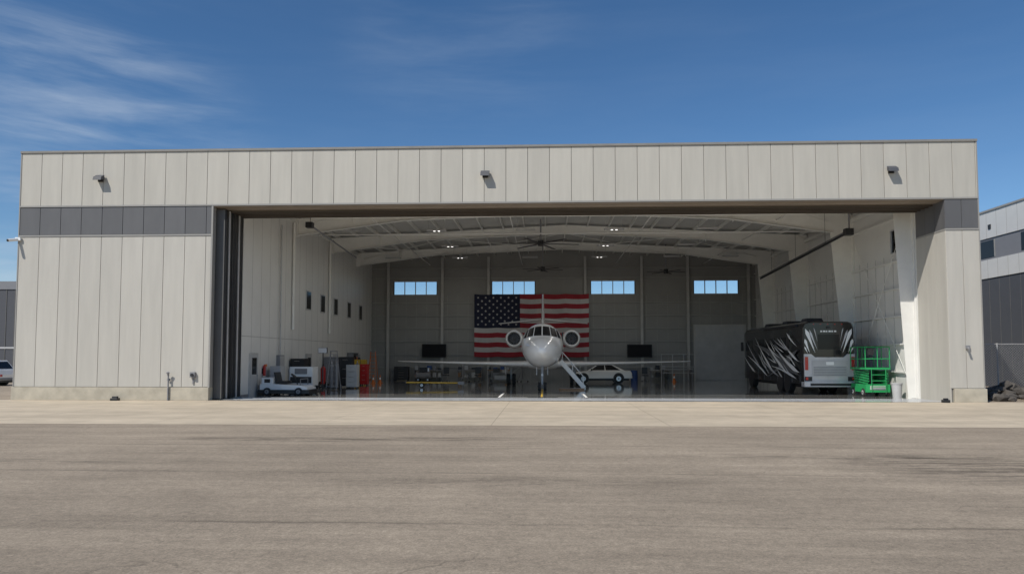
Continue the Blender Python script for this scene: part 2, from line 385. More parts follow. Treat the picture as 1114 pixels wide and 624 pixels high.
for y in (3.0,10.0,17.4,24.8):
    kd=.70 if y<5 else 1.1; kb=.22 if y<5 else .32; fw=.36 if y<5 else .28
    topR=[(RX,11.08),(11,10.60),(OR-.02,10.25)]; botR=[(RX,10.5),(10.8,10.05),(OR-kd,9.2)]
    # webs as convex pieces butted edge to edge
    for poly in ([topL[0],topL[1],botL[1],botL[0]],[topL[1],topL[2],botL[2],botL[1]],[topR[0],topR[1],botR[1],botR[0]],[topR[1],topR[2],botR[2],botR[1]],
                 [(OR-.02,.02),(OR-.02,10.25),(OR-kd,9.2),(OR-kb,.02)]):
        fr.prism(poly,'y',y-.01,y+.01,'steel')
    flange(topL,y);flange(botL,y);flange(topR,y);flange(botR,y)
    for x in (-11.5,-8,-3,RX,6,11): fr.b(x-.012,x+.012,y-.12,y+.12,10.2 if abs(x)<9 else 9.9,10.5,'steel')
    fr.beam((OR-kb,y,.02),(OR-kd,y,9.2),fw,.03,'steel')
    fr.b(OR-.025,OR+.045,y-.14,y+.14,.02,10.2,'steel')
    fr.b(LW,LW+.28,y-.12,y+.12,9.2,10.3,'steel')
for y in (10,17.4):
    fr.cyl((LW+.12,y-.3,3.6),(LW+.12,y-.3,10),.08,.08,10,'steel')
x=LW+.6
while x<OR:
    zr=11.25-.8*abs(x-RX)/16.4
    fr.b(x-.035,x+.035,.4,BY,zr-.24,zr-.02,'steel'); x+=1.45
fr.b(LW,LW+.15,PD,BY,10.05,10.3,'steel'); fr.b(OR-.2,OR,PD,BY,9.75,9.95,'steel')
for ya,yb in ((3,10),(17.4,24.8)):
    for xa,xb in ((-14.5,-7),(-7,1.3),(1.3,9),(9,16.5)):
        za=10.55-.045*abs(xa-RX); zb=10.55-.045*abs(xb-RX)
        fr.cyl((xa,ya,za),(xb,yb,zb),.025,.025,6,'steel'); fr.cyl((xb,ya,zb),(xa,yb,za),.025,.025,6,'steel')
for y in (3,10,17.4,24.8):
    for x in (-12,-9,-6,-3,0,3,6,9,12,15):
        zt=11.0-.045*abs(x-RX); fr.cyl((x,y,zt-.55),(x,y+.8,zt-.0),.02,.02,6,'steel')
for ya,yb in ((3,10),(10,17.4)):
    fr.cyl((OR-.15,ya,.3),(OR-.15,yb,9.2),.015,.015,6,'steel'); fr.cyl((OR-.15,ya,9.2),(OR-.15,yb,.3),.015,.015,6,'steel')
for x in (-10,-2,6,13.5): fr.cyl((x,PD,9.95),(x,BY,9.95),.035,.035,8,'liner')
fr.cyl((LW,13,9.8),(OR,13,9.8),.05,.05,8,'liner')
fr.cyl((-12.5,5.2,9.45),(13.5,5.2,9.45),.06,.06,8,'steel')
for x in (-11,-5,1,7,12): fr.cyl((x,5.2,9.45),(x,5.2,10.7),.012,.012,5,'grey')
fr.done('roof_frames',hang)
lm=MB(); lamps=[]
for y in (5.8,11.5,18,24):
    for x in (-12,-6.7,-1.2,4.2,9.8,14.3):
        lit=(abs(x+6.7)<.1 or abs(x-4.2)<.1)
        lm.b(x-.60,x+.60,y-.13,y+.13,9.74,9.82,'lgrey')
        if lit:
            lm.b(x-.20,x-.08,y-.05,y+.05,9.725,9.74,'ledlamp'); lm.b(x+.08,x+.20,y-.05,y+.05,9.725,9.74,'ledlamp')
            lamps.append((x,y))
        else: lm.b(x-.55,x+.55,y-.1,y+.1,9.73,9.74,'girt')
        for o in (-.5,.5): lm.cyl((x+o,y,9.82),(x+o,y,10.5),.008,.008,5,'lgrey')
lm.done('high_bay_lamps',hang)
for (x,y) in lamps:
    la=bpy.data.lights.new('high_bay_light','AREA'); la.shape='RECTANGLE'; la.size=.5; la.size_y=.16; la.energy=(85 if y<10 else 55) if y<20 else 25; la.color=(1,.97,.92)
    lo=bpy.data.objects.new('high_bay_light',la); COL.objects.link(lo); lo.parent=hang; lo.location=(x,y,9.70)

def wall_light(x,z):
    e=grp('wall_light'); q=MB()
    q.b(x-.13,x+.13,-.06,-.001,z-.14,z+.14,'black')
    q.b(x-.06,x+.06,-.14,-.06,z-.02,z+.06,'black')
    q.hexa([(x-.2,-.36,z-.12),(x+.2,-.36,z-.12),(x+.2,-.08,z-.04),(x-.2,-.08,z-.04),(x-.2,-.32,z+.04),(x+.2,-.32,z+.04),(x+.2,-.08,z+.18),(x-.2,-.08,z+.18)],'nbdark')
    q.done('lamp_head',e,bevel=.01)
for x in (-20.9,-2.75,15.5): wall_light(x,10.35)
e=grp('security_camera'); q=MB(); q.b(-24.9,-24.65,-.12,-.03,7.45,7.6,'white'); q.cyl((-24.8,-.1,7.5),(-24.95,-.5,7.4),.07,.07,12,'white'); q.cyl((-24.95,-.5,7.4),(-24.96,-.53,7.395),.06,.06,12,'black'); q.done('body',e)
e=grp('security_camera'); q=MB(); q.b(18.5,18.66,-.10,-.001,2.35,2.5,'grey'); q.cyl((18.58,-.05,2.4),(18.5,-.3,2.33),.05,.05,12,'grey'); q.done('body',e)
e=grp('standpipe'); q=MB(); q.cyl((-17.35,-.14,0),(-17.35,-.14,1.15),.035,.035,10,'grey'); q.cyl((-17.35,-.14,1.15),(-17.35,-.2,1.3),.05,.05,10,'grey'); q.cyl((-17.42,-.18,1.27),(-17.28,-.18,1.27),.03,.03,8,'grey'); q.b(-17.43,-17.27,-.1,-.081,.9,1.0,'grey'); q.done('pipe',e)
e=grp('hose_cabinet'); q=MB(); q.b(-16.35,-16.12,-.14,-.001,1.05,1.3,'grey'); q.cyl((-16.23,-.14,1.17),(-16.23,-.2,1.17),.07,.07,12,'black'); q.b(-16.26,-16.2,-.05,-.001,.75,1.05,'grey'); q.done('body',e)
e=grp('ground_box'); q=MB(); q.b(-19.9,-19.55,-.45,-.2,.005,.12,'black'); q.b(-19.85,-19.6,-.38,-.25,.12,.2,'black'); q.done('body',e,bevel=.02)  # low unlit black box standing for a small drain at the wall base
e=grp('ground_box'); q=MB(); q.b(17.3,17.6,-.35,-.15,.005,.13,'black'); q.b(17.35,17.55,-.3,-.2,.13,.2,'black'); q.done('body',e,bevel=.02)  # similar low black box by the right jamb, no lamp in it

def fan(x,y,z,rad,rot=0):
    e=grp('ceiling_fan'); q=MB()
    q.cyl((x,y,z),(x,y,10.9),.05,.05,10,'grey'); q.cyl((x,y,z-.2),(x,y,z+.15),.18,.18,16,'black')
    for i in range(6):
        a=rot+i*math.pi/3; d=Vector((math.cos(a),math.sin(a),0)); q.beam(Vector((x,y,z-.05))+d*.15,Vector((x,y,z-.07))+d*rad,.17,.03,'black')
    q.done('fan',e)
fan(-.3,14,9.35,2.5,.15); fan(-.2,23,8.75,1.6,.3); fan(9.5,25,8.75,1.5,.1)

e=grp('tube_heater'); q=MB()
q.cyl((16.0,6.2,8.55),(15.7,21,7.7),.06,.06,10,'black'); q.b(15.8,16.2,5.8,6.2,8.4,8.75,'black'); q.cyl((16,5.9,8.7),(16,5.9,9.9),.05,.05,8,'grey')
q.beam((16.0,6.3,8.64),(15.7,21,7.79),.22,.02,'grey')
for y in (9,14,19): 
    zz=8.55-.0575*(y-6.2); q.cyl((15.9,y,zz),(15.9,y,10.3),.01,.01,5,'black')
q.done('heater',e)
e=grp('tube_heater'); q=MB()
q.b(-12.9,-12.55,5.4,5.8,8.95,9.25,'black'); q.cyl((-12.7,5.8,9.1),(-13.4,18,9.0),.05,.05,10,'grey'); q.cyl((-12.7,5.6,9.25),(-12.7,5.6,10.3),.015,.015,6,'black'); q.done('heater',e)

# ------------------------------------------------------------------ flag
fe=grp('american_flag'); fl=MB()
fx0,fx1,fz0,fz1=-6.1,3.7,2.02,7.37; nx=60; nz=13
def fy(u,v): return BY-.40-.07*math.sin(u*23+1.3*v)*(.3+.7*(1-v))-.03*math.sin(u*57+v*2)
for j in range(nz):
    for i in range(nx):
        u0,u1=i/nx,(i+1)/nx
        v1=1-j/nz; v0=1-(j+1)/nz
        k='flagblue' if (u1<=.4001 and j<7) else ('flagred' if j%2==0 else 'flagwhite')
        pts=[]
        for u,v in ((u0,v0),(u1,v0),(u1,v1),(u0,v1)):
            sag=.05*math.sin(u*math.pi*5)
            pts.append((fx0+(fx1-fx0)*u,fy(u,v),fz0+(fz1-fz0)*v-abs(sag)))
        fl.add(pts,[(0,1,2,3)],k,True)
fl.done('cloth',fe)
st=MB()
cw=.4*(fx1-fx0); ch=(fz1-fz0)*7/13
for rr in range(9):
    for cc in range(11):
        if (rr+cc)%2: continue
        sx=fx0+cw*(cc+1)/12; sz=fz1-ch*(rr+1)/10
        u=(sx-fx0)/(fx1-fx0); v=(sz-fz0)/(fz1-fz0); y=fy(u,v)-.03
        pts=[]
        for i in range(10):
            a=math.pi/2+i*math.pi/5; q=.115 if i%2==0 else .045
            pts.append((sx+q*math.cos(a),y,sz-.02+q*math.sin(a)))
        st.add(pts,[tuple(range(10))],'flagwhite')
st.done('stars',fe)

def tv(x0,x1,za,zb,y=BY-.4):
    e=grp('television'); q=MB(); q.b(x0,x1,y-.06,y,za,zb,'black'); q.b(x0+.04,x1-.04,y-.066,y-.061,za+.04,zb-.04,'screen'); q.b((x0+x1)/2-.2,(x0+x1)/2+.2,y,y+.27,za+.3,zb-.3,'grey'); q.done('screen',e)
tv(-10.6,-8.5,1.95,3.1); tv(6.9,9.0,1.95,3.05)

# ------------------------------------------------------------------ aircraft
jet=grp('business_jet')
JX,JY=-.2,7.4
def herm(tab,x):
    n=len(tab)
    if x<=tab[0][0]: return tab[0][1]
    if x>=tab[-1][0]: return tab[-1][1]
    for i in range(n-1):
        if tab[i][0]<=x<=tab[i+1][0]: break
    x0,y0=tab[i];x1,y1=tab[i+1];hh=x1-x0; s0=(y1-y0)/hh
    sp=(tab[i][1]-tab[i-1][1])/(tab[i][0]-tab[i-1][0]) if i>0 else s0
    sn=(tab[i+2][1]-y1)/(tab[i+2][0]-x1) if i<n-2 else s0
    def tg(a,b2): return 0 if a*b2<=0 else 2*a*b2/(a+b2)
    m0=tg(sp,s0) if i>0 else s0; m1=tg(s0,sn) if i<n-2 else s0
    t_=(x-x0)/hh
    return (2*t_**3-3*t_**2+1)*y0+(t_**3-2*t_**2+t_)*hh*m0+(-2*t_**3+3*t_**2)*y1+(t_**3-t_**2)*hh*m1
tTop=[(0,2.37),(.06,2.50),(.25,2.63),(.6,2.80),(1.2,3.0),(1.9,3.17),(2.25,3.28),(2.7,3.56),(3.2,3.83),(3.8,4.0),(4.8,4.07),(13,4.07),(16,4.0),(18,3.8),(20,3.5)]
tBot=[(0,2.33),(.06,2.2),(.25,2.07),(.6,1.90),(1.2,1.7),(2,1.5),(3,1.38),(4.5,1.32),(13,1.32),(15,1.6),(17,2.2),(19,2.9),(20,3.3)]
tW=[(0,.02),(.06,.17),(.25,.34),(.6,.55),(1.2,.78),(2,.99),(3,1.17),(4,1.26),(5,1.28),(13,1.28),(15,1.1),(17,.7),(19,.3),(20,.1)]
def sect(y): 
    a,b2=herm(tTop,y),herm(tBot,y); return (a+b2)/2,(a-b2)/2,herm(tW,y)
q=MB(); rings=[]; NS=110
for i in range(NS+1):
    y=20*(i/NS)**1.7; c0,hh,ww=sect(y)
    rings.append([(JX+ww*math.sin(2*math.pi*k/56),JY+y,c0+hh*math.cos(2*math.pi*k/56)) for k in range(56)])
q.loft(rings,'jet'); q.done('fuselage',jet)
def surf(x,z,off=.008):
    lo,hi=.02,5.0
    for _ in range(30):
        mid=(lo+hi)/2; c0,hh,ww=sect(mid)
        if (x/ww)**2+((z-c0)/hh)**2<1: hi=mid
        else: lo=mid
    c0,hh,ww=sect(hi); n=Vector((x/ww**2,-.35,(z-c0)/hh**2)).normalized()
    return Vector((JX+x,JY+hi,z))+n*off
q=MB()
def pane(bl,br,tr,tl,k='dglass',off=.014):
    n=8
    for sx in (1,-1):
        vs=[]
        for j in range(n+1):
            for i in range(n+1):
                u,v=i/n,j/n
                x=(bl[0]*(1-u)+br[0]*u)*(1-v)+(tl[0]*(1-u)+tr[0]*u)*v
                z=(bl[1]*(1-u)+br[1]*u)*(1-v)+(tl[1]*(1-u)+tr[1]*u)*v
                pnt=surf(x,z,off); 
                if sx<0: pnt.x=2*JX-pnt.x
                vs.append(pnt)
        q.add(vs,[(j*(n+1)+i,j*(n+1)+i+1,(j+1)*(n+1)+i+1,(j+1)*(n+1)+i) for j in range(n) for i in range(n)],k,True)
pane((.035,3.24),(.49,3.22),(.41,3.78),(.035,3.82),'screen')
pane((.54,3.21),(.89,3.14),(.75,3.67),(.46,3.77),'screen')
pane((.93,3.12),(1.10,3.08),(.94,3.51),(.80,3.63),'screen')
for i in range(9):
    y=6.3+i*.85
    for sx in (1,-1):
        pts=[]
        for k in range(14):
            t_=2*math.pi*k/14; zz=3.1+.24*math.sin(t_); yy=y+.17*math.cos(t_)
            c1,h1,w1=sect(yy); xx=w1*math.sqrt(max(0,1-((zz-c1)/h1)**2))+.012
            pts.append((JX+sx*xx,JY+yy,zz))
        q.add(pts,[tuple(range(14))],'dglass')
q.done('windows',jet)
def airfoil(le,ch,x,z,th,n=12,vert=False):
    up=[];dn=[]
    for i in range(n+1):
        t_=(1-math.cos(math.pi*i/n))/2
        yt=5*th*(.2969*math.sqrt(t_)-.126*t_-.3516*t_**2+.2843*t_**3-.1036*t_**4)*ch
        up.append((t_,yt)); dn.append((t_,-yt))
    pts=up+dn[::-1][1:-1]
    if vert: return [(JX+p_[1],JY+le+p_[0]*ch,z) for p_ in pts]
    return [(JX+x,JY+le+p_[0]*ch,z+p_[1]) for p_ in pts]
w=MB()
for sx in (1,-1):
    w.loft([airfoil(8.6,5.0,sx*.6,1.50,.10),airfoil(9.2,4.5,sx*1.35,1.50,.10),airfoil(10.8,3.1,sx*4.4,1.54,.08),airfoil(13.3,1.35,sx*10.3,1.66,.075),airfoil(13.6,.9,sx*10.75,1.68,.07)],'jet')
    w.loft([airfoil(17.3,2.0,sx*.05,4.95,.09),airfoil(19.0,1.0,sx*3.6,4.70,.08)],'jet')
w.loft([airfoil(14.3,5.2,0,3.7,.07,vert=True),airfoil(16.0,3.6,0,4.7,.08,vert=True),airfoil(18.1,2.0,0,7.0,.08,vert=True)],'jet')
w.loft([[(JX+a*math.cos(2*math.pi*k/24),JY+y,1.5+b2*math.sin(2*math.pi*k/24)) for k in range(24)] for y,a,b2 in ((8,.3,.1),(8.8,1.0,.32),(10.5,1.4,.42),(13,1.35,.4),(14.5,.8,.2),(15,.3,.1))],'jet')
w.done('wings_and_tail',jet)
n_=MB()
for sx in (1,-1):
    cx=JX+sx*2.08; c_=(cx,JY+12.4,3.32)
    n_.revY(c_,[(.55,.42),(.25,.44),(.08,.47)],'grey'); n_.revY(c_,[(.08,.47),(.0,.51),(.02,.555)],'white')
    n_.revY(c_,[(.02,.555),(.12,.60),(.5,.65),(1.4,.69),(2.4,.62),(3.2,.45)],'jet'); n_.revY(c_,[(3.2,.45),(3.2,.36),(2.7,.34)],'alu')
    n_.cyl((cx,c_[1]+.55,3.32),(cx,c_[1]+.6,3.32),.43,.43,28,'black')
    n_.revY((cx,c_[1]+.2,3.32),[(0,.01),(.12,.07),(.35,.14)],'grey')
    for i in range(18):
        a=2*math.pi*i/18; d=Vector((math.cos(a),0,math.sin(a)))
        n_.beam(Vector((cx,c_[1]+.52,3.32))+d*.13,Vector((cx,c_[1]+.48,3.32))+d*.41,.03,.012,'grey',up=Vector((.3,1,0)))
    n_.b(min(cx-sx*.6,JX+sx*.9),max(cx-sx*.6,JX+sx*.9),JY+13.0,JY+15.0,3.2,3.42,'jet')
n_.done('engines',jet)
l=MB()
l.cyl((JX,JY+2.5,.35),(JX,JY+2.75,1.6),.065,.085,12,'lgrey'); l.cyl((JX,JY+2.6,.85),(JX,JY+3.5,1.5),.035,.035,8,'lgrey')
for sx in (1,-1): l.wheel((JX+sx*.17,JY+2.45,.275),.26,.17,(1,0,0),'lgrey')
l.cyl((JX-.2,JY+2.45,.26),(JX+.2,JY+2.45,.26),.04,.04,8,'lgrey')
l.b(JX-.33,JX-.31,JY+2.2,JY+3.3,.95,1.42,'jet'); l.b(JX+.31,JX+.33,JY+2.2,JY+3.3,.95,1.42,'jet')
l.cyl((JX,JY+2.38,.95),(JX,JY+2.34,.95),.07,.07,12,'alu')
for sx in (1,-1):
    x=JX+sx*2.25; l.cyl((x,JY+11.8,.4),(x,JY+11.8,1.5),.09,.09,12,'lgrey'); l.cyl((x,JY+11.8,.8),(x-sx*.8,JY+11.8,1.4),.04,.04,8,'lgrey')
    for o in (-.2,.2): l.wheel((x+o,JY+11.8,.41),.4,.24,(1,0,0),'lgrey')
    l.b(x+sx*.36,x+sx*.38,JY+11.4,JY+12.2,.75,1.5,'jet')
l.b(JX-.01,JX+.01,JY+5.6,JY+5.9,4.05,4.35,'jet'); l.b(JX-.01,JX+.01,JY+9,JY+9.3,4.05,4.3,'jet')
for sx in (1,-1): l.cyl((JX+sx*.7,JY+1.1,2.6),(JX+sx*.85,JY+.95,2.6),.012,.012,6,'alu')
l.done('landing_gear',jet)
a_=MB(); ya,yb=JY+4.55,JY+5.3
P0=Vector((JX+1.12,0,1.75)); P1=Vector((JX+2.55,0,.12))
for yy in (ya,yb):
    a_.beam((P0.x,yy,P0.z),(P1.x,yy,P1.z),.05,.26,'white')
    a_.cyl((P0.x+.1,yy,P0.z+.55),(P1.x-.05,yy,P1.z+.7),.02,.02,8,'white')
    for u in (.05,.5,.97):
        b0=P0.lerp(P1,u); a_.cyl((b0.x,yy,b0.z),(b0.x+.07*(1-u),yy,b0.z+.62),.018,.018,8,'white')
for i in range(6):
    b0=P0.lerp(P1,(i+.5)/6); a_.b(b0.x-.13,b0.x+.13,ya,yb,b0.z-.02,b0.z+.02,'white')
a_.add([(P0.x-.02,ya,P0.z-.12),(P1.x-.02,ya,P1.z-.12),(P1.x-.02,yb,P1.z-.12),(P0.x-.02,yb,P0.z-.12)],[(0,1,2,3)],'white')
a_.b(JX+1.215,JX+1.275,ya,yb,1.85,3.5,'black')
a_.done('airstair',jet)
e=grp('door_mat'); q=MB(); q.b(JX+1.0,JX+2.5,JY+3.6,JY+4.4,.013,.10,'wood'); q.b(JX+1.03,JX+2.47,JY+3.63,JY+4.37,.1,.11,'grey'); q.done('mat',e,bevel=.01)

# ------------------------------------------------------------------ motorhome
rv=grp('motorhome'); b_=MB()
x0,x1,y0,y1=13.7,16.4,6.6,18.4
sec=[(x0,.55),(x0,3.62),(x0+.10,3.80),(x0+.3,3.88),(x1-.3,3.88),(x1-.10,3.80),(x1,3.62),(x1,.55)]
def ring(y,sc=1,dz=0):
    cx=(x0+x1)/2; return [(cx+(p_[0]-cx)*sc,y,(p_[1]-.55)*(1-(1-sc)*.6)+.55+dz) for p_ in sec]
b_.loft([ring(y0+.0,.965),ring(y0+.12,1),ring(y1-.6,1),ring(y1-.1,.97,-.0),ring(y1,.9)],'rvblack',smooth=False)
b_.done('body',rv,bevel=.03)
b_=MB(); cx=(x0+x1)/2
b_.prism([(x0+.03,.62),(x1-.03,.62),(x1-.03,2.15),(cx+.95,2.15),(cx+.75,1.98),(cx-.75,1.98),(cx-.95,2.15),(x0+.03,2.15)],'y',y0-.10,y0-.002,'silver')
b_.b(x0+.42,x1-.42,y0-.13,y0-.101,.95,1.80,'lgrey')
for i in range(6): b_.b(x0+.5,x1-.5,y0-.14,y0-.131,1.02+i*.085,1.05+i*.085,'grey')
b_.b(cx-.2,cx+.2,y0-.15,y0-.141,1.57,1.74,'white')
b_.b(x0-.01,x1+.01,y0-.18,y0+.3,.42,.68,'silver')
b_.b(x0+.3,x1-.3,y0-.2,y0-.181,.47,.6,'black')
b_.b(x0+.03,x0+.42,y0-.112,y0-.101,.72,.95,'black'); b_.b(x1-.42,x1-.03,y0-.112,y0-.101,.72,.95,'black')
for s0 in (x0+.06,x1-.22):
    b_.b(s0,s0+.16,y0-.14,y0-.101,1.3,2.0,'tail'); b_.b(s0+.02,s0+.14,y0-.15,y0-.113,.78,.92,'tail')
b_.b(cx-.55,cx+.55,y0-.02,y0+.0,2.4,3.2,'dglass')
for i in range(5): b_.b(x0+.55+i*.37,x0+.62+i*.37,y0-.01,y0+.08,3.72,3.76,'tail')
b_.b(cx-.08,cx+.08,y0-.08,y0,3.52,3.62,'black')
for i,wd in enumerate((.10,.12,.08,.12,.09,.11)): b_.b(cx-.42+i*.145,cx-.42+i*.145+wd,y0-.012,y0-.002,3.32,3.40,'white')
for y in (8.6,12,15.6):
    b_.hexa([(14.6,y,3.88),(15.6,y,3.88),(15.6,y+1.1,3.88),(14.6,y+1.1,3.88),(14.7,y+.1,4.16),(15.5,y+.1,4.16),(15.5,y+.95,4.16),(14.7,y+.95,4.16)],'black')
b_.cyl((x0+.02,y0+1,3.72),(x0+.02,y0+7,3.72),.07,.07,10,'black')
b_.b(x0-.06,x0,8.6,12.6,1.25,3.45,'rvblack'); b_.b(x0-.07,x0-.06,9.2,10.6,2.3,3.1,'dglass'); b_.b(x0-.07,x0-.06,11.2,12.2,2.3,3.1,'dglass')
b_.b(x0-.01,x0,13.6,14.8,2.2,3.1,'dglass'); b_.b(x0-.01,x0,16.2,17.6,1.9,3.1,'dglass')
for i in range(7): b_.b(x0-.012,x0-.002,y0+.5+i*1.3,y0+.52+i*1.3,.6,1.2,'grey')
for y in (9.3,10.6,16.6):
    b_.cyl((x0-.005,y,.6),(x0+.1,y,.6),.6,.6,24,'black'); 
    for xx in (x0+.2,x1-.2): b_.wheel((xx,y,.51),.5,.32,(1,0,0),'chrome')
b_.b(x0+.3,x1-.3,y0+.3,y1-.5,.35,.55,'black')
for xx in (x0-.25,x1+.1): b_.b(xx,xx+.15,y1-.4,y1-.25,2.4,3.0,'black')
b_.done('fittings',rv)
s_=MB()
def swoosh(axis,pl,pts,w0,k):
    n=20
    P=[Vector((*a,0)) for a in pts]
    def bez(t_): return P[0]*(1-t_)**2+P[1]*2*t_*(1-t_)+P[2]*t_*t_
    vs=[]
    for i in range(n+1):
        t_=i/n; c0=bez(t_); d=(bez(min(1,t_+.01))-bez(max(0,t_-.01))).normalized(); nn=Vector((-d.y,d.x,0))
        w_=w0*(t_/.22 if t_<.22 else (1-t_)/.78)+.003
        for sgn in (1,-1):
            a=c0+nn*w_*sgn*.5
            vs.append((pl,a.x,a.y) if axis=='x' else (a.x,pl,a.y))
    s_.add(vs,[(2*i,2*i+2,2*i+3,2*i+1) for i in range(n)],k)
pl=x0-.075; rg=random.Random(11)
def shard(y,z,L_,ang,w_,bend,k):
    global pl
    c0=Vector((y,z)); d=Vector((math.cos(ang),math.sin(ang)))
    e_=c0+d*L_
    if e_.y>3.45: e_=c0+d*((3.45-z)/d.y)
    if e_.y<.68: e_=c0+d*((.68-z)/d.y)
    if e_.x<6.8: e_=c0+d*((6.8-y)/d.x)
    m_=(c0+e_)/2+Vector((-d.y,d.x))*bend
    swoosh('x',pl,((c0.x,c0.y),(m_.x,m_.y),(e_.x,e_.y)),w_,k); pl-=.003
for y,z,L_,a,w_,bd,k in ((7.0,1.0,9,12,.7,.3,'rvgrey'),(7.2,2.4,6,-16,.4,-.2,'rvgrey'),
  (7.0,1.15,4.6,20,.26,-.35,'white'),(7.1,1.75,3.4,24,.17,-.2,'white'),(7.4,.80,4.8,8,.15,.2,'white'),(8.6,2.35,3.0,14,.13,-.15,'silver'),
  (9.2,1.2,4.4,26,.22,-.3,'white'),(10.4,.85,4.6,18,.16,-.2,'silver'),(11.6,1.2,4.2,30,.20,-.25,'white'),(12.6,.8,4.8,16,.15,.15,'white'),
  (14,1.3,3.8,28,.16,-.2,'silver'),(15.2,1.0,3,22,.16,-.2,'white'),
  (8.9,3.35,1.9,205,.14,.1,'white'),(10.6,3.1,2.3,200,.12,.1,'lgrey'),(12.4,2.6,2.6,196,.12,.1,'white')):
    shard(y,z,L_,R(a),w_,bd,k)
for i in range(16):
    shard(rg.uniform(7.2,15),rg.uniform(.8,2.3),rg.uniform(.8,2.0),R(rg.gauss(22,9)),rg.uniform(.05,.11),rg.uniform(-.15,.1),rg.choice(['white','silver','white']))
pl=y0-.024
for sx in (1,-1):
    for pts,w_,k in ((((1.22,3.5),(1.0,3.0),(.72,2.2)),.20,'white'),(((1.0,3.45),(.84,2.95),(.6,2.35)),.11,'silver'),(((1.25,2.95),(1.18,2.65),(1.0,2.2)),.15,'white'),(((.78,3.55),(.68,3.25),(.6,2.8)),.06,'lgrey'),(((1.27,2.55),(1.2,2.35),(1.1,2.18)),.08,'white')):
        swoosh('y',pl,tuple((cx+sx*a[0],a[1]) for a in pts),w_,k); pl-=.003
s_.done('graphics',rv)

# ------------------------------------------------------------------ scissor lift
sl=grp('scissor_lift'); q=MB(); by=6.4
ax,bx=16.1,17.3; ay=4.6
q.b(ax,bx,ay,by,.22,.62,'green'); 
for x in (ax+.02,bx-.02):
    for y in (ay+.3,by-.3): q.wheel((x,y,.21),.2,.14,(1,0,0),'lgrey')
for i in range(5):
    z=.66+i*.13
    for x in (ax+.12,bx-.12):
        q.beam((x,ay+.1,z),(x,by-.1,z+.11),.05,.07,'green'); q.beam((x+.06,ay+.1,z+.11),(x+.06,by-.1,z),.05,.07,'green')
q.b(ax-.02,bx+.02,ay-.03,by+.03,1.36,1.46,'green')
for z in (1.9,2.5):
    for x in (ax,bx): q.cyl((x,ay,z),(x,by,z),.025,.025,8,'green')
    for y in (ay,by): q.cyl((ax,y,z),(bx,y,z),.025,.025,8,'green')
for x in (ax,(ax+bx)/2,bx):
    for y in (ay,(ay+by)/2,by):
        if x!=(ax+bx)/2 or y!=(ay+by)/2: q.cyl((x,y,1.46),(x,y,2.5),.025,.025,8,'green')
q.b(ax+.1,ax+.4,ay-.08,ay+.02,2.1,2.4,'black'); q.b(ax+.2,bx-.2,ay-.03,ay-.001,.35,.55,'lgrey')
for i in range(3): q.cyl((ax+.25,ay-.1,.5+i*.3),(bx-.25,ay-.1,.5+i*.3),.02,.02,8,'green')
q.cyl((ax+.25,ay-.1,.3),(ax+.25,ay-.1,1.4),.02,.02,8,'green');q.cyl((bx-.25,ay-.1,.3),(bx-.25,ay-.1,1.4),.02,.02,8,'green')
q.done('lift',sl)
e=grp('trash_can'); q=MB(); q.cyl((17.3,3.9,.013),(17.3,3.9,.66),.2,.25,20,'lgrey'); q.cyl((17.3,3.9,.66),(17.3,3.9,.72),.27,.27,20,'lgrey'); q.done('can',e)

# ------------------------------------------------------------------ left equipment
tg=grp('aircraft_tug'); q=MB()
q.prism([(-14.8,.30),(-14.8,.60),(-14.1,.60),(-12.6,.52),(-12.3,.42),(-12.3,.30)],'y',4.3,5.7,'white')
q.b(-14.88,-12.2,4.24,5.76,.10,.30,'black')
q.b(-14.75,-14.15,4.4,5.6,.60,.92,'white'); q.b(-14.6,-14.3,4.39,4.4,.66,.85,'black')
q.b(-14.0,-13.5,4.6,5.4,.60,.74,'black'); q.hexa([(-14.1,4.6,.72),(-14.0,4.6,.72),(-14.0,5.4,.72),(-14.1,5.4,.72),(-14.2,4.62,1.2),(-14.1,4.62,1.2),(-14.1,5.38,1.2),(-14.2,5.38,1.2)],'black')
q.cyl((-13.05,5,.55),(-13.25,5,1.0),.03,.03,8,'black'); q.cyl((-13.28,5,.99),(-13.25,5,1.03),.17,.17,16,'black')
for yy in (4.4,5.6): q.cyl((-12.7,yy,.5),(-12.7,yy,.85),.02,.02,8,'grey')
q.cyl((-12.7,4.4,.85),(-12.7,5.6,.85),.02,.02,8,'grey')
for x in (-14.4,-12.75):
    for y in (4.28,5.72): q.wheel((x,y,.21),.2,.14,(0,1,0),'grey')
q.cyl((-14.6,4.6,.92),(-14.6,4.6,1.5),.015,.015,6,'grey'); q.cyl((-14.6,4.6,1.5),(-14.6,4.6,1.62),.05,.05,10,'orange')
q.done('tug',tg,bevel=.02)
gp_=grp('ground_power_unit'); q=MB()
q.b(-14.2,-12.9,7.0,8.0,.4,1.45,'white'); q.b(-14.15,-12.95,6.98,7.0,.55,.9,'black'); q.b(-13.9,-13.2,6.98,7.0,1.05,1.35,'grey')
for x in (-14,-13.1):
    for y in (7.0,8.0): q.wheel((x,y,.23),.22,.14,(0,1,0),'lgrey')
q.cyl((-12.9,7.5,.4),(-12.1,7.5,.2),.03,.03,8,'black'); q.done('unit',gp_,bevel=.02)
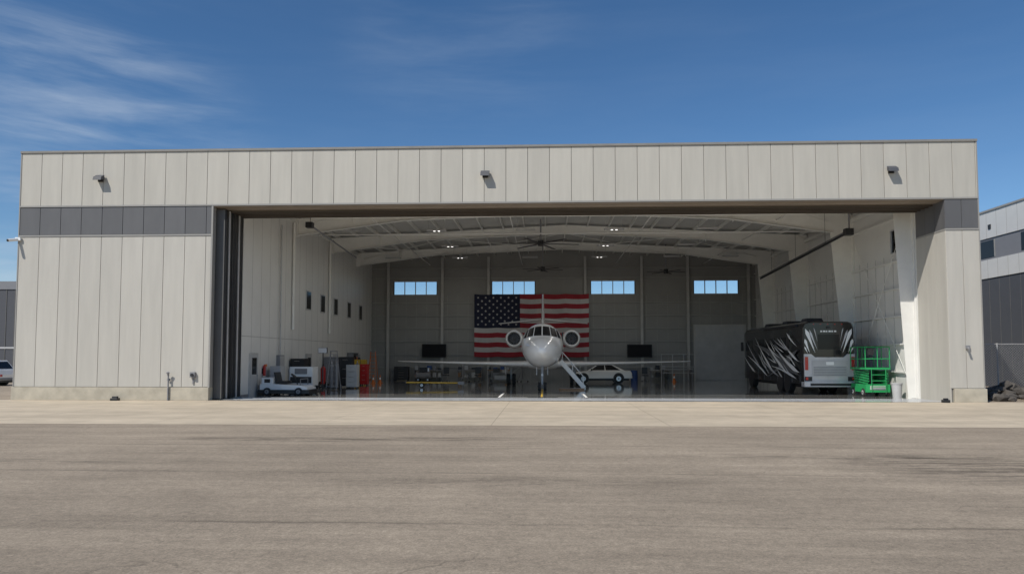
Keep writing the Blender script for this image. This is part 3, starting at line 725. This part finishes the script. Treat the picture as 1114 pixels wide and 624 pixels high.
def ladder(x,y,h_,k='alu'):
    e=grp('step_ladder'); q=MB()
    for s0 in (-.3,.3):
        q.beam((x+s0,y-.5,.013),(x+s0*.6,y,h_),.03,.08,k); q.beam((x+s0,y+.5,.013),(x+s0*.6,y,h_),.03,.05,k)
    n=int(h_/.3)
    for i in range(1,n+1):
        u=i/(n+.5); q.b(x-.3*(1-.4*u),x+.3*(1-.4*u),y-.5*(1-u)-.04,y-.5*(1-u)+.04,h_*u-.015,h_*u+.015,k)
    q.b(x-.2,x+.2,y-.1,y+.1,h_,h_+.05,'grey'); q.done('ladder',e)
ladder(-12.35,9.2,2.3,'grey'); ladder(-13.4,23.5,2.4,'orange')
def cabinet(x,y,w_,d_,h_,k,n=3,name='tool_cabinet'):
    e=grp(name); q=MB(); q.b(x,x+w_,y,y+d_,.1,h_,k)
    for i in range(n):
        za=.15+(h_-.2)*i/n; q.b(x+.03,x+w_-.03,y-.02,y-.001,za,za+(h_-.2)/n-.03,k); q.b(x+w_*.3,x+w_*.7,y-.045,y-.02,za+(h_-.2)/n*.75,za+(h_-.2)/n*.75+.02,'chrome')
    for xx in (x+.06,x+w_-.06):
        for yy in (y+.08,y+d_-.08): q.cyl((xx,yy,.013),(xx,yy,.1),.04,.04,8,'black')
    q.done('cabinet',e,bevel=.008)
cabinet(-15,9.4,.8,.9,1.9,'black',4); cabinet(-15,11.0,.7,1.2,1.1,'black',5,'tool_chest'); cabinet(-15,16,.8,1.0,2.0,'grey',2,'storage_cabinet'); cabinet(-14.2,20.6,.9,.6,1.8,'yellow',2,'flammables_cabinet')
cabinet(-14.9,5.9,.6,.7,1.5,'lgrey',3); cabinet(-12.6,27.6,1.2,.6,1.2,'black',5,'tool_chest'); cabinet(-13.6,14.6,.9,.6,2.0,'black',3)
cabinet(-12.6,12.8,.7,.6,1.5,'lgrey',4); cabinet(-12.9,17.5,.5,.6,1.5,'red',4,'tool_chest')
e=grp('portable_work_light'); q=MB(); q.cyl((-12.2,6.6,.1),(-12.2,6.6,2.35),.035,.03,10,'black')
for i in range(3):
    a=i*2.09; q.beam((-12.2,6.6,.45),(-12.2+.4*math.cos(a),6.6+.4*math.sin(a),.03),.03,.03,'black')
q.b(-12.45,-11.95,6.5,6.6,2.2,2.5,'black'); q.b(-12.43,-11.97,6.49,6.499,2.22,2.48,'lgrey'); q.done('stand',e)
def ext(x,y):
    e=grp('wheeled_fire_extinguisher'); q=MB(); q.cyl((x,y,.25),(x,y,1.25),.16,.16,16,'red'); q.cyl((x,y,1.25),(x,y,1.4),.16,.05,16,'red'); q.cyl((x,y,1.4),(x,y,1.52),.03,.03,8,'black')
    q.wheel((x-.22,y,.21),.2,.06,(1,0,0)); q.wheel((x+.22,y,.21),.2,.06,(1,0,0)); q.cyl((x-.15,y+.2,.2),(x-.15,y+.25,1.5),.015,.015,6,'grey'); q.cyl((x+.15,y+.2,.2),(x+.15,y+.25,1.5),.015,.015,6,'grey'); q.cyl((x-.15,y+.25,1.5),(x+.15,y+.25,1.5),.015,.015,6,'grey'); q.done('body',e)
ext(-14.4,13.9)
def gas(x,y):
    e=grp('nitrogen_bottle_cart'); q=MB()
    for o in (-.15,.15): q.cyl((x+o,y,.12),(x+o,y,1.45),.12,.12,14,'grey'); q.cyl((x+o,y,1.45),(x+o,y,1.6),.12,.03,14,'grey'); q.cyl((x+o,y,1.6),(x+o,y,1.72),.03,.03,8,'alu')
    q.b(x-.32,x+.32,y-.14,y+.16,.08,.12,'black'); q.beam((x-.3,y+.17,.1),(x-.3,y+.25,1.9),.03,.03,'black'); q.beam((x+.3,y+.17,.1),(x+.3,y+.25,1.9),.03,.03,'black'); q.beam((x-.3,y+.25,1.9),(x+.3,y+.25,1.9),.03,.03,'black')
    q.wheel((x-.37,y+.1,.19),.18,.06,(1,0,0)); q.wheel((x+.37,y+.1,.19),.18,.06,(1,0,0)); q.done('cart',e)
gas(-12.9,11.2); gas(-13.6,18.9)
def cone(x,y):
    e=grp('traffic_cone'); q=MB(); q.b(x-.18,x+.18,y-.18,y+.18,.013,.04,'orange'); q.cyl((x,y,.04),(x,y,.3),.13,.08,14,'orange'); q.cyl((x,y,.3),(x,y,.45),.08,.055,14,'white'); q.cyl((x,y,.45),(x,y,.68),.055,.02,14,'orange'); q.done('cone',e)
for a in ((-12.9,21.5),(-12.5,22.0),(10.3,26.5)): cone(*a)
e=grp('wall_rack'); q=MB()
for y in (22.2,23.6): q.b(-15.05,-14.6,y-.03,y+.03,.013,2.3,'grey')
for z in (.5,1.1,1.7,2.28): q.b(-15.05,-14.55,22.1,23.7,z,z+.03,'grey')
for z,k in ((.53,'orange'),(1.13,'yellow'),(1.73,'orange')):
    for i in range(3): q.b(-15.0,-14.62,22.3+i*.45,22.62+i*.45,z,z+.25+.1*(i%2),k if i!=1 else 'black')
q.done('rack',e)
e=grp('electrical_panel'); q=MB(); q.b(LW+.001,LW+.2,7.4,8.1,1.1,2.1,'grey'); q.b(LW+.2,LW+.21,7.45,8.05,1.15,2.05,'lgrey'); q.cyl((LW+.1,7.7,2.1),(LW+.1,7.7,9.5),.04,.04,8,'lgrey'); q.done('panel',e)
e=grp('fire_extinguisher'); q=MB(); q.cyl((LW+.12,5.4,1.0),(LW+.12,5.4,1.5),.09,.09,14,'red'); q.cyl((LW+.12,5.4,1.5),(LW+.12,5.4,1.6),.09,.03,14,'red'); q.b(LW,LW+.03,5.3,5.5,1.1,1.4,'black'); q.done('body',e)
def bench(x,y,w_,k='wood'):
    e=grp('workbench'); q=MB(); q.b(x,x+w_,y,y+.7,.85,.92,k)
    for xx in (x+.05,x+w_-.1):
        for yy in (y+.05,y+.6): q.b(xx,xx+.06,yy,yy+.06,.013,.85,'grey')
    q.b(x+.1,x+w_-.1,y+.1,y+.65,.25,.29,'grey')
    rx=random.Random(int(x*10))
    xx=x+.1
    while xx<x+w_-.4:
        ww=rx.uniform(.15,.4); q.b(xx,xx+ww,y+.2,y+.5,.92,.92+rx.uniform(.1,.4),rx.choice(['black','grey','lgrey','blue','lgrey','black'])); 
        q.b(xx,xx+ww,y+.15,y+.5,.29,.29+rx.uniform(.15,.45),rx.choice(['black','grey','lgrey','wood'])); xx+=ww+rx.uniform(.05,.3)
    q.done('bench',e)
bench(-11.2,28.8,2.6,'grey'); bench(-7.5,28.7,2.2,'grey'); bench(-4.9,28.6,2.0,'wood'); bench(8.7,28.7,1.6,'lgrey')
def chair(x,y,k='black'):
    e=grp('office_chair'); q=MB(); q.cyl((x,y,.1),(x,y,.45),.03,.03,8,'grey'); q.b(x-.25,x+.25,y-.25,y+.25,.45,.53,k); q.b(x-.23,x+.23,y+.22,y+.28,.6,1.15,k); q.b(x-.03,x+.03,y+.24,y+.27,.5,.65,'grey')
    for i in range(5):
        a=i*2*math.pi/5; q.beam((x,y,.1),(x+.3*math.cos(a),y+.3*math.sin(a),.06),.04,.03,'grey'); q.cyl((x+.3*math.cos(a),y+.3*math.sin(a)-.02,.045),(x+.3*math.cos(a),y+.3*math.sin(a)+.02,.045),.032,.032,8,'black')
    q.done('chair',e,bevel=.015)
chair(8.1,27.4); chair(-5.6,27.5); chair(-8.2,27.2)
e=grp('safety_railing'); q=MB()
for x in (9.4,10.3,11.2,12.1): q.cyl((x,27.2,.013),(x,27.2,2.2),.03,.03,8,'lgrey')
for z in (.7,1.2,2.2): q.cyl((9.4,27.2,z),(12.1,27.2,z),.025,.025,8,'lgrey')
q.b(9.5,12.0,27.4,28.6,.95,1.0,'lgrey'); q.b(9.6,9.66,27.4,28.6,.013,.95,'grey'); q.b(11.9,11.96,27.4,28.6,.013,.95,'grey'); q.done('rails',e)
e=grp('maintenance_cart'); q=MB()
q.b(-4.2,-2.6,22.8,23.5,.75,.8,'grey'); q.b(-4.2,-2.6,22.8,23.5,.25,.3,'grey')
for x in (-4.15,-2.7):
    for y in (22.85,23.4): q.b(x,x+.05,y,y+.05,.15,.95,'grey'); q.wheel((x+.02,y+.02,.09),.075,.04,(1,0,0))
q.b(-4.0,-3.5,22.9,23.3,.8,1.1,'black'); q.b(-3.3,-2.9,22.9,23.3,.8,1.0,'lgrey'); q.b(-3.9,-3.0,22.9,23.4,.3,.6,'lgrey'); q.done('cart',e)
# jack stands, compressor, drum, tow bar
def jack(x,y):
    e=grp('aircraft_jack'); q=MB(); q.cyl((x,y,.3),(x,y,1.25),.08,.06,12,'grey'); q.cyl((x,y,1.25),(x,y,1.45),.03,.03,8,'chrome')
    for i in range(3):
        a=i*2.094+.4; fx_,fy_=x+.5*math.cos(a),y+.5*math.sin(a); q.beam((x,y,1.0),(fx_,fy_,.08),.04,.04,'grey'); q.beam((x,y,.3),(fx_,fy_,.08),.03,.03,'grey'); q.cyl((fx_,fy_,.013),(fx_,fy_,.08),.06,.05,10,'black')
    q.done('tripod',e)
jack(-6.6,25.5); jack(-1.9,26.2)
e=grp('air_compressor'); q=MB(); q.cyl((-10.6,26.8,.5),(-9.4,26.8,.5),.28,.28,18,'grey'); q.b(-10.3,-9.7,26.6,27.0,.78,1.15,'black'); q.cyl((-9.6,26.8,.8),(-9.6,26.8,1.1),.15,.15,12,'alu')
for x in (-10.4,-9.6): q.wheel((x,26.5,.14),.13,.06,(0,1,0)); q.wheel((x,27.1,.14),.13,.06,(0,1,0)); q.b(x-.03,x+.03,26.55,27.05,.14,.3,'grey')
q.done('compressor',e)
def drum(x,y,k):
    e=grp('oil_drum'); q=MB(); q.cyl((x,y,.013),(x,y,.88),.29,.29,24,k)
    for z in (.04,.3,.6,.86): q.cyl((x,y,z-.015),(x,y,z+.015),.30,.30,24,k)
    q.done('drum',e)
drum(7.4,28.9,'blue'); drum(-12.9,28.9,'grey')
e=grp('tow_bar'); q=MB(); q.cyl((-9.0,14.0,.35),(-5.6,14.6,.3),.05,.05,10,'yellow'); q.wheel((-8.0,14.05,.17),.16,.07,(0.17,-1,0)); q.wheel((-8.0,14.35,.17),.16,.07,(0.17,-1,0)); q.b(-5.7,-5.3,14.4,14.8,.2,.4,'grey'); q.cyl((-9.0,13.8,.35),(-9.0,14.2,.35),.03,.03,8,'grey'); q.done('bar',e)

# ------------------------------------------------------------------ vehicles
def vehicle(name,L_,W_,col='white',sedan=False):
    e=grp(name); q=MB(); hw=W_/2
    s1=.86 if sedan else 1.0
    low=[(0,.36),(0,.70*s1),(.12,.90*s1),(1.15,1.06*s1),(L_-.1,1.1*s1),(L_,.75),(L_,.38)]
    rings=[]
    for yy,ins in ((-hw,.06),(-hw+.05,0),(hw-.05,0),(hw,.06)):
        cxm=L_/2; rings.append([(cxm+(p_[0]-cxm)*(1-ins*.3),yy,p_[1] if p_[1]<.9 else p_[1]-ins*.5) for p_ in low])
    q.loft(rings,col,smooth=False)
    g0=1.2; bw=hw-.08; tw=hw-.28
    if sedan: g1=L_-.45; zt=1.42; zb=.92; ir=1.05
    else: g1=L_-.15; zt=1.75; zb=1.08; ir=.45
    q.hexa([(g0,-bw,zb),(g1,-bw,zb),(g1,bw,zb),(g0,bw,zb),(g0+.85,-tw,zt),(g1-ir,-tw,zt),(g1-ir,tw,zt),(g0+.85,tw,zt)],col)
    for s0 in (1,-1):
        def Q(u,v):
            xb=g0+(g1-g0)*u; xt=g0+.85+(g1-ir-g0-.85)*u
            return (xb*(1-v)+xt*v,s0*((bw*(1-v)+tw*v)+.006),zb+(zt-zb)*v)
        for ua,ub in ((.07,.46),(.49,.90)) if sedan else ((.05,.34),(.37,.64),(.67,.93)):
            q.add([Q(ua,.12),Q(ub,.12),Q(ub,.88),Q(ua,.88)],[(0,1,2,3)],'dglass')
    def W(u,v,x_b,x_t,off): return (x_b*(1-v)+x_t*v+off,(bw*(1-v)+tw*v)*u,zb+(zt-zb)*v)
    q.add([W(-.88,.1,g0,g0+.85,-.008),W(.88,.1,g0,g0+.85,-.008),W(.88,.9,g0,g0+.85,-.008),W(-.88,.9,g0,g0+.85,-.008)],[(0,1,2,3)],'dglass')
    xr=g1-ir
    q.add([W(-.85,.15,g1,xr,.008),W(.85,.15,g1,xr,.008),W(.85,.88,g1,xr,.008),W(-.85,.88,g1,xr,.008)],[(0,1,2,3)],'dglass')
    for x in (.95,L_-1.0):
        for s0 in (1,-1):
            q.cyl((x,s0*(hw-.2),.38),(x,s0*(hw+.004),.38),.41,.41,24,'black'); q.wheel((x,s0*(hw-.1),.345),.34,.24,(0,1,0))
    q.b(-.08,.1,-hw+.05,hw-.05,.34,.54,'grey'); q.b(L_-.1,L_+.08,-hw+.05,hw-.05,.36,.55,'grey')
    for s0 in (1,-1):
        ya_,yb_=sorted((s0*(hw-.1),s0*(hw-.4)))
        q.b(-.012,.05,ya_,yb_,.58,.7,'chrome'); q.b(L_-.05,L_+.012,ya_+.05,yb_,.62,.8,'tail')
        yc,yd=sorted((s0*(hw-.02),s0*(hw+.16))); q.b(g0+.3,g0+.4,yc,yd,zb+.02,zb+.18,'black')
    q.b(-.015,.05,-.55,.55,.55,.68,'black')
    q.b(.2,L_-.2,-hw+.15,hw-.15,.2,.45,'black')
    o=q.done('body',e,bevel=.03); return e
v=vehicle('parked_car',4.6,1.88,sedan=True); v.location=(1.9,23.6,.013)
v=vehicle('parked_suv',4.8,1.9); v.location=(-42.2,16.5,0)
# ------------------------------------------------------------------ neighbours
nb=grp('neighbouring_hangar'); q=MB(); nx0=30.0
q.b(nx0,nx0+30,-1,50,0,7.3,'nbdark'); q.b(nx0-.06,nx0+30,-1.05,50.05,7.3,8.55,'nbwhite'); q.b(nx0,nx0+30,-1,50,8.55,10.0,'nbgrey'); q.b(nx0-.06,nx0+30,-1.05,50.05,10.0,11.8,'nbwhite')
q.b(nx0-.12,nx0+30.1,-1.1,50.1,11.8,11.92,'trim')
for y in range(2,50,5): q.b(nx0-.02,nx0,y,y+2.2,8.7,9.85,'dglass'); q.b(nx0-.03,nx0,y-.06,y,8.7,9.85,'trim')
y=-1
while y<50: q.b(nx0-.065,nx0-.06,y,y+.02,7.3,8.55,'trim'); q.b(nx0-.065,nx0-.06,y,y+.02,10,11.8,'trim'); q.b(nx0-.006,nx0,y,y+.02,0,7.3,'joint'); y+=1.1
q.b(nx0-.1,nx0-.061,17.2,17.5,10.6,10.9,'black')
q.done('building',nb)
nb=grp('distant_hangar'); q=MB(); q.b(-110,-34,46,75,0,10.2,'nbdark'); q.b(-110.1,-33.9,45.9,75.1,9.5,10.4,'nbgrey')
x=-110
while x<-34: q.b(x,x+.04,45.95,46,0,9.5,'joint'); x+=1.0
q.b(-110,-34,45.93,46,2.9,3.1,'lgrey'); q.done('building',nb)
fe=grp('chain_link_fence'); q=MB(); Fy=8.0
x=19.6
while x<=30: q.cyl((x,Fy,0),(x,Fy,2.75),.03,.03,8,'lgrey'); x+=2.5
for z in (.1,2.7): q.cyl((19.6,Fy,z),(29.9,Fy,z),.02,.02,6,'lgrey')
x=19.6-2.6
def clip(a,b2):
    for lim,sg in ((19.6,1),(29.9,-1)):
        if (a.x-lim)*sg<0 and (b2.x-lim)*sg<0: return None
        if (a.x-lim)*sg<0: a=a.lerp(b2,(lim-a.x)/(b2.x-a.x))
        if (b2.x-lim)*sg<0: b2=b2.lerp(a,(lim-b2.x)/(a.x-b2.x))
    return a,b2
while x<29.9:
    for s0 in (1,-1):
        xa,xb=(x,x+2.6) if s0>0 else (x+2.6,x)
        r_=clip(Vector((xa,Fy+.003*s0,.1)),Vector((xb,Fy+.003*s0,2.7)))
        if r_ and (r_[1]-r_[0]).length>.05: q.beam(r_[0],r_[1],.004,.004,'lgrey',up=Vector((0,1,0)))
    x+=.14
q.done('mesh',fe)
q=MB(); rr=random.Random(3)
for i in range(330):
    x=rr.uniform(20.3,29.5); y=rr.uniform(.8,7.3); 
    hz=.55*math.exp(-((y-3.8)/2.4)**2)*min(1,(x-19.9)/1.2)
    s0=rr.uniform(.10,.34); z=rr.uniform(0,hz)
    bm=bmesh.new(); bmesh.ops.create_icosphere(bm,subdivisions=1,radius=s0)
    mtx=Matrix.Rotation(rr.uniform(0,6),3,'Z')@Matrix.Rotation(rr.uniform(0,6),3,'X')
    vs=[]
    for v_ in bm.verts:
        c0=mtx@v_.co; c0=c0*(1+rr.uniform(-.25,.25)); vs.append((c0.x*1.2+x,c0.y+y,c0.z*.75+z+s0*.3))
    fs=[tuple(a.index for a in f_.verts) for f_ in bm.faces]; bm.free()
    q.add(vs,fs,'rock')
q.done('rock_pile')

# ------------------------------------------------------------------ light
sv=Vector((-.85,-1.0,1.45)).normalized(); el=math.asin(sv.z); az=math.atan2(sv.x,sv.y)
sun=bpy.data.lights.new('sun','SUN'); sun.energy=4.1; sun.angle=R(.53); sun.color=(1,.95,.87)
so=bpy.data.objects.new('sun',sun); COL.objects.link(so); so.rotation_euler=(-sv).to_track_quat('-Z','Y').to_euler()
wd=bpy.data.worlds.new("World"); scene.world=wd; wd.use_nodes=True
N=wd.node_tree.nodes; L=wd.node_tree.links; bg=N["Background"]; bg.inputs[1].default_value=.10
sk=N.new("ShaderNodeTexSky"); sk.sky_type='NISHITA'; sk.sun_disc=False; sk.sun_elevation=el; sk.sun_rotation=az%(2*math.pi)
sk.altitude=1500; sk.air_density=1.0; sk.dust_density=.2; sk.ozone_density=2.5
hs=N.new("ShaderNodeHueSaturation"); hs.inputs["Saturation"].default_value=1.2; L.new(sk.outputs[0],hs.inputs["Color"])
tc=N.new("ShaderNodeTexCoord"); v=tc.outputs["Generated"]
def dotmask(d,lo,hi):
    q=N.new("ShaderNodeVectorMath"); q.operation='DOT_PRODUCT'; q.inputs[1].default_value=Vector(d).normalized(); L.new(v,q.inputs[0])
    return mrange(N,L,q.outputs["Value"],lo,hi,0,1,True)
def cirrus(rot,stretch,scale,lo,hi):
    mp=N.new("ShaderNodeMapping"); mp.inputs["Rotation"].default_value=rot; mp.inputs["Scale"].default_value=stretch; L.new(v,mp.inputs[0])
    n=N.new("ShaderNodeTexNoise"); n.inputs["Scale"].default_value=scale; n.inputs["Detail"].default_value=9; n.inputs["Roughness"].default_value=.58; n.inputs["Distortion"].default_value=.3
    L.new(mp.outputs[0],n.inputs[0]); return mrange(N,L,n.outputs[0],lo,hi,0,1,True)
c1=cirrus((0,R(12),0),(1.0,1,6.5),3.0,.36,.82)
m1=dotmask((-.55,.80,.20),.965,.999)
m2=dotmask((-.10,.88,.41),.982,1.0)
a=mathn(N,L,'MULTIPLY',c1,mathn(N,L,'ADD',mathn(N,L,'MULTIPLY',m1,.60),mathn(N,L,'ADD',mathn(N,L,'MULTIPLY',m2,.09),.03)))
mx=N.new("ShaderNodeMix"); mx.data_type='RGBA'; L.new(a,mx.inputs[0]); L.new(hs.outputs[0],mx.inputs[6]); mx.inputs[7].default_value=(5.8,6.6,7.6,1)
L.new(mx.outputs[2],bg.inputs[0])

# ------------------------------------------------------------------ camera
cam=bpy.data.cameras.new('camera'); cam.sensor_width=36; cam.lens=25.98; cam.shift_y=.0278; cam.clip_end=5000; cam.clip_start=.1
co=bpy.data.objects.new('camera',cam); COL.objects.link(co); co.location=(0,-33.5,2.0); co.rotation_euler=(R(93.2),0,R(2.6)); scene.camera=co
scene.view_settings.view_transform='Standard'; scene.view_settings.look='None'; scene.view_settings.exposure=0
